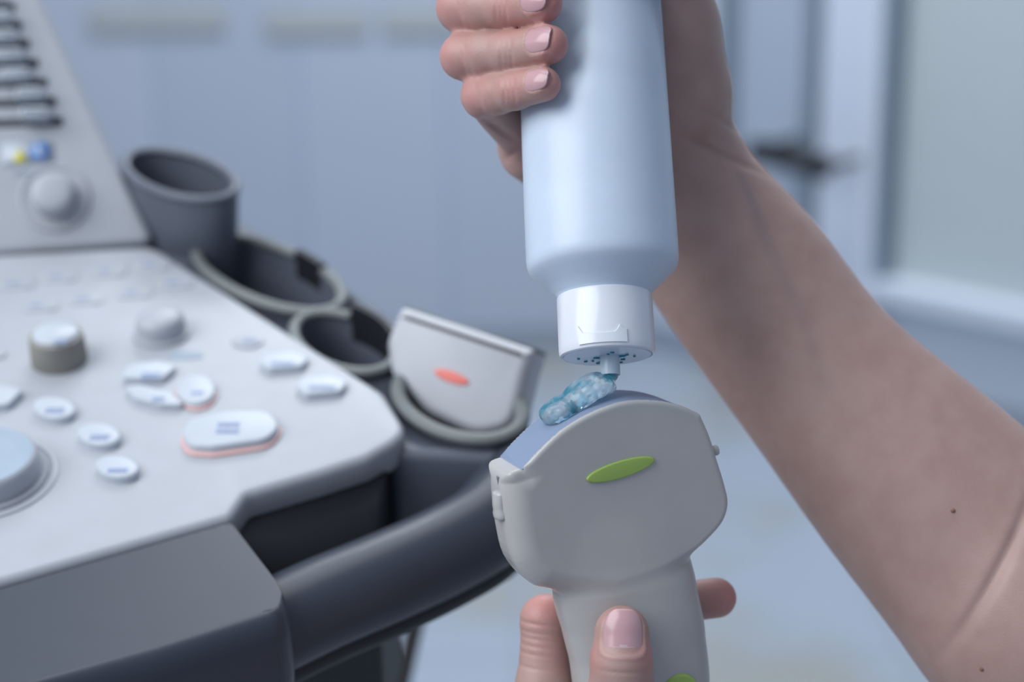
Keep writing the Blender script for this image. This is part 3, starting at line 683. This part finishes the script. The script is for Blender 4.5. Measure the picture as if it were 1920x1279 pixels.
# ------------------------------------------------------------------ hands
class Hand:
    def __init__(s): s.pr = []; s.cr = []; s.nl = []; s.fl = []; s.vn = []
    def chain(s, pts, k=.004, first_k=None):         # pts: (px, py, depth, radius)
        for i in range(len(pts)-1):
            a, b = pts[i], pts[i+1]; s.pr.append((P(*a[:3]), P(*b[:3]), a[3], b[3], (first_k if (i == 0 and first_k) else k)))
    def base(s, p):
        d = None
        ce = (p.min(0)+p.max(0))/2; rad = np.linalg.norm(p.max(0)-p.min(0))/2
        dc = [cone(ce[None], a, b, ra, rb)[0] for a, b, ra, rb, k in s.pr]; mn = min(dc)
        for (a, b, ra, rb, k), q0 in zip(s.pr, dc):
            if q0 - rad > mn + rad + .017: continue
            c = cone(p, a, b, ra, rb); d = c if d is None else smin(d, c, k)
        for c, t, dep, sg, Rr in s.cr:
            if np.linalg.norm(c-ce) > rad + 3*Rr: continue
            q = p-c; d = d + dep*np.exp(-((q@t)/sg)**2 - (q*q).sum(1)/Rr**2)
        return d
    def fn(s, p):
        d = s.base(p)
        for nl in s.nl:
            if np.linalg.norm(nl[0]-p.mean(0)) > .03 + np.linalg.norm(p.max(0)-p.min(0)): continue
            o, ax, n, sd, ra, sl, y0, L, th = nl
            q = p-o; y = q@ax; an = np.arctan2(q@sd, q@n); k = (np.abs(an/th)**3.4 + np.abs((y-y0)/(L*.5))**3.4)**(1/3.4)
            w_ = np.exp(-(np.maximum(np.sqrt((q@sd)**2+(q@n)**2)-ra-.003, 0)/.001)**2)*((q@n) > 0)
            d = d + .0004*np.clip((1.07-k)/.12, 0, 1)*w_
            d = d - .00030*np.exp(-((k-1.17)/.10)**2)*(y < y0+L*.33)*w_
        return d
    def nail(s, i, n, y0, L, deg):                   # on the i-th tapered segment; y0 metres from its start
        a, b, ra, rb, _ = s.pr[i]; ax = nrm(b-a); n = D(n); n = nrm(n-ax*(n@ax)); ln = np.linalg.norm(b-a)
        s.nl.append((a, ax, n, np.cross(ax, n), ra, (rb-ra)/ln, y0*ln, L, math.radians(deg))); s.nlen = getattr(s, 'nlen', {}); s.nlen[len(s.nl)-1] = ln
    def crease(s, c, t, dep, sg, Rr): s.cr.append((P(*c), D(t), dep, sg, Rr))
    def build(s, name, parent, m, h, pad=.022, lo=None, hi=None):
        q = A([p for a, b, ra, rb, k in s.pr for p in (a-max(ra, rb), a+max(ra, rb), b-max(ra, rb), b+max(ra, rb))])
        V, Fq = sdf_mesh(s.fn, q.min(0)-.004, q.max(0)+.004, h)
        fl = np.zeros(len(V)); vn = np.zeros(len(V))
        for c, r, a in s.fl: fl = np.maximum(fl, a*np.exp(-((V-P(*c))**2).sum(1)/r**2))
        for pl, wd, a in s.vn:
            pp = [P(*x) for x in pl]
            for u, v2 in zip(pp[:-1], pp[1:]): vn = np.maximum(vn, a*np.exp(-((cone(V, u, v2, 0, 0)-.0)/wd)**2))
        o = fast_mesh(name, V, Fq, m, parent, {'flush': fl, 'vein': vn}, origin=(V.mean(0) if parent is None else None))
        for i, nl in enumerate(s.nl): s.nail_mesh(nl, s.nlen[i], o)
        return o
    def nail_mesh(s, nl, ln, par):
        o, ax, n, sd, ra, sl, y0, L, th = nl; nu, nv = 22, 26; top = []; par_ab = []
        for j in range(nv+1):
            for i in range(nu+1):
                b = math.sin((-1+2*j/nv)*math.pi/2); a = (-1+2*i/nu)*max(0, 1-abs(b)**3.4)**(1/3.4)
                y = y0+b*L*.5; r = ra+sl*min(y, ln); ov = max(0, y-ln)*.72; r = math.sqrt(max(r*r-ov*ov, 1e-8))
                t = a*th; top.append(o+ax*y+(n*math.cos(t)+sd*math.sin(t))*(r*.985-.00005+.0002*max(0, b-.7))); par_ab.append((a, b))
        top = A(top); bot = top - n*.0005; Nn = len(top); vv = np.vstack([top, bot]); ff = []; ab = []
        idx = lambda i, j: j*(nu+1)+i
        for j in range(nv):
            for i in range(nu):
                q = [idx(i, j), idx(i+1, j), idx(i+1, j+1), idx(i, j+1)]; ff += [q, [k+Nn for k in q[::-1]]]
                m = A([par_ab[k] for k in q]).mean(0); ab += [m, m]
        ring = [idx(i, 0) for i in range(nu)]+[idx(nu, j) for j in range(nv)]+[idx(i, nv) for i in range(nu, 0, -1)]+[idx(0, j) for j in range(nv, 0, -1)]
        for k in range(len(ring)): a, b = ring[k], ring[(k+1) % len(ring)]; ff.append([a, a+Nn, b+Nn, b]); ab.append((0, 0))
        ob = fix(mesh('fingernail', vv, ff, NAIL, par)); ob.data.materials.append(LUNULA)
        for p, m in zip(ob.data.polygons, ab):
            if m[1] > .93 or (L > .012 and m[1] + .45*m[0]**2 < -.60): p.material_index = 1
        return ob

# right hand and forearm, squeezing the bottle
H = Hand()
def axz(y): return .583+(668-y)*4.2e-5
WR_ = [(1165, 382, .672, .0165), (1296, 278, .668, .0170)]
# forearm: two parallel masses per station (centre px, half width px, depth)
st = [(1232, 337, 145, .672), (1345, 456, 137, .670), (1421, 555, 145, .664), (1534, 704, 152, .655), (1699, 882, 184, .645), (1858, 1046, 208, .638), (1975, 1165, 228, .632)]
st = [tuple(q) for q in smooth_poly(st, 3, False)]
px_, py_ = .763, -.646
for sgn, off, rr in ((-1, .42, .58), (1, .42, .58)):
    pts = []
    for cx, cy, hw, z in st:
        u = z/FPX; pts.append((cx+sgn*px_*hw*off, cy+sgn*py_*hw*off, z, hw*rr*u*1.0))
    H.chain(pts, .012)
H.chain([(cx, cy, z-.001, hw*.62*z/FPX) for cx, cy, hw, z in st[1:]], .014)
H.chain([(1975, 1165, .634, .038), (2160, 1330, .640, .045)], .02)          # elbow
# palm: metacarpals fanned from the wrist
mc = [(1010, -45, .660, .0105), (992, 50, .660, .0108), (985, 140, .657, .0105), (990, 235, .652, .0100)]
wr0 = [(1240, 200, .670, .014), (1225, 235, .672, .014), (1205, 285, .674, .014), (1180, 340, .672, .0145)]
for a, b in zip(wr0, mc): H.chain([a, b], .012)
H.chain([(1165, 375, .672, .0165), (1070, 325, .666, .0130), (992, 285, .650, .0112)], .010)   # ulnar border
H.chain([(1290, 262, .668, .0165), (1268, 170, .652, .0185), (1262, 60, .636, .0150), (1258, -60, .618, .0125)], .012)  # thenar
H.chain([(1258, -60, .618, .0115), (1225, -150, .590, .0100), (1160, -190, .577, .0085)], .004)
fk = .0042; NS = []
def finger(mcp, pip, dip, tip, rp, rd, rt):
    H.chain([(*mcp, rp*1.12), (*pip, rp)], fk); mid = tuple((A(pip)+A(dip))/2)
    H.chain([(*pip, rp*.98), (*mid, rp*.93), (*dip, rd)], .0022); H.chain([(*dip, rd), (*tip, rt)], .0022); NS.append(len(H.pr)-1)
finger((1000, -45, .655), (872, -70, .606), (955, -74, .590), (1025, -78, .581), .0088, .0076, .0068)
finger((990, 50, .655), (866, 14, .606), (950, 12, .5915), (1016, 6, .5790), .0088, .0074, .0070)
finger((985, 140, .652), (869, 106, .604), (958, 98, .5895), (1028, 84, .5775), .0080, .0071, .0068)
finger((982, 262, .646), (905, 181, .602), (965, 170, .5870), (1019, 158, .5765), .0074, .0064, .0059)
# creases: knuckle folds on the back of the middle joints, flexion folds on the base of the little finger
for x, y, z in ((950, 12, .584), (960, 96, .582), (966, 168, .581)):
    for k in (-6, 3, 12): H.crease((x+k-14, y, z), (1, .04, 0), .00048, .0007, .0062)
for x, y, z in ((866, 14, .600), (872, 106, .598), (906, 181, .596)):
    for k in (-8, 4): H.crease((x+k, y, z), (1, .3, 0), .00025, .0007, .007)
H.crease((935, 240, .612), (.45, .89, 0), .0016, .0010, .012)
H.crease((952, 290, .630), (.55, -.83, 0), .0014, .0011, .010)
H.crease((1340, 290, .655), (.35, .93, 0), .0012, .0016, .016)
H.crease((1330, 225, .650), (.25, .96, 0), .0006, .0010, .014)
H.crease((1885, 1060, .60), (.88, -.48, 0), .0014, .0022, .034)
H.nail(NS[0], (0, .05, -1), 1.02, .0096, 44)
H.nail(NS[1], (0, .10, -1), 1.10, .0100, 46)
H.nail(NS[2], (0, .24, -1), 1.02, .0098, 46)
H.nail(NS[3], (0, .24, -1), 1.10, .0088, 46)
for c, r, a in (((1055, 90, .572), .009, .9), ((1045, 160, .575), .008, .7), ((1045, 5, .575), .012, .95), ((835, 100, .602), .014, .5), ((890, 185, .597), .013, .5), ((840, 15, .602), .015, .5), ((960, 165, .580), .009, .45), ((960, 20, .585), .012, .5), ((940, 300, .63), .015, .35)): H.fl.append((c, r, a))
H.vn = [([(1395, 330, .650), (1440, 470, .643), (1500, 590, .636), (1545, 720, .630)], .0028, .45), ([(1300, 400, .655), (1365, 560, .648), (1440, 690, .640)], .0026, .40), ([(1330, 480, .652), (1400, 530, .648), (1480, 700, .635)], .0022, .32)]
arm = H.build('person', None, SKIN, .00085)
tag(arm, 'bare right forearm and hand of a person squeezing the pale blue bottle', 'person')
mole = [P(1787, 958, .60)]
for px, py, r in ((1787, 958, .0009), (1841, 1255, .0008)):
    o = P(px, py, .5); rdir = nrm(o-CAM); q = o[None]
    for _ in range(80): q = q + rdir*H.base(q)[:, None]*.8
    v, f = lathe(q[0]+rdir*.0004, -rdir, [(r, 0), (r*.9, .0006), (r*.3, .0009)], 14, bx); mesh('mole', v, f, mat('mole_skin', (.24, .12, .08), .5), arm)
# the lit skin of the fingers is the same skin; colour attribute varies it

# left hand around the probe handle
G = Hand()
G.chain([(1150, 1640, .612, .0165), (1150, 1470, .590, .0135), (1164, 1318, .5745, .0112), (1165, 1240, .5725, .0102)], .004)
G.chain([(1165, 1240, .5725, .0101), (1166, 1187, .5735, .0092)], .002); NT = len(G.pr)-1
G.chain([(1024, 1440, .610, .0108), (1020, 1290, .610, .0096), (1023, 1163, .612, .0086)], .004)
G.chain([(1023, 1163, .612, .0086), (1090, 1150, .6215, .0080), (1190, 1140, .6245, .0076)], .003)
G.chain([(1190, 1140, .6245, .0075), (1343, 1121, .6215, .0073)], .002)
G.chain([(1030, 1540, .620, .0110), (1034, 1330, .626, .0088), (1060, 1300, .632, .0084), (1180, 1290, .640, .0078), (1270, 1295, .634, .0072)], .003)
G.chain([(1036, 1640, .622, .0105), (1040, 1450, .626, .0086), (1180, 1430, .640, .0078), (1270, 1430, .630, .0070)], .003)
G.chain([(1050, 1740, .620, .0100), (1046, 1570, .626, .0078), (1160, 1560, .638, .0068), (1240, 1560, .630, .0062)], .003)
for x, y, z in ((1024, 1440, .610), (1030, 1540, .620), (1036, 1640, .622), (1050, 1740, .620)): G.chain([(x, y, z, .0120), (1120, 1860, .620, .0165)], .012)
G.chain([(1150, 1640, .612, .0165), (1130, 1860, .615, .018)], .014)
G.chain([(1100, 1880, .620, .021), (1080, 2120, .610, .024), (1060, 2400, .59, .030)], .016)
G.chain([(1150, 1880, .615, .018), (1150, 2120, .605, .022), (1150, 2400, .59, .028)], .016)
G.nail(NT, (0, .05, -1), 1.10, .0148, 46)
for k, dp in ((1290, .0005), (1302, .0006), (1262, .0003), (1316, .0004)): G.crease((1165, k, .562), (.05, 1, 0), dp, .0006, .0080)
for k, dp in ((1185, .00035), (1196, .0003), (1168, .00045), (1210, .0003), (1250, .0003), (1225, .0003)): G.crease((995, k, .606), (.1, 1, 0), dp, .0006, .0075)
for c, r, a in (((1020, 1125, .606), .010, .8), ((1165, 1140, .566), .008, .45), ((1360, 1120, .618), .010, .75), ((1215, 1230, .57), .008, .55), ((1055, 1200, .61), .012, .5), ((1115, 1230, .57), .007, .45)): G.fl.append((c, r, a))
hand = G.build('person', None, SKIN, .0007)
tag(hand, 'bare left hand of a person gripping the probe handle, thumb in front', 'person')
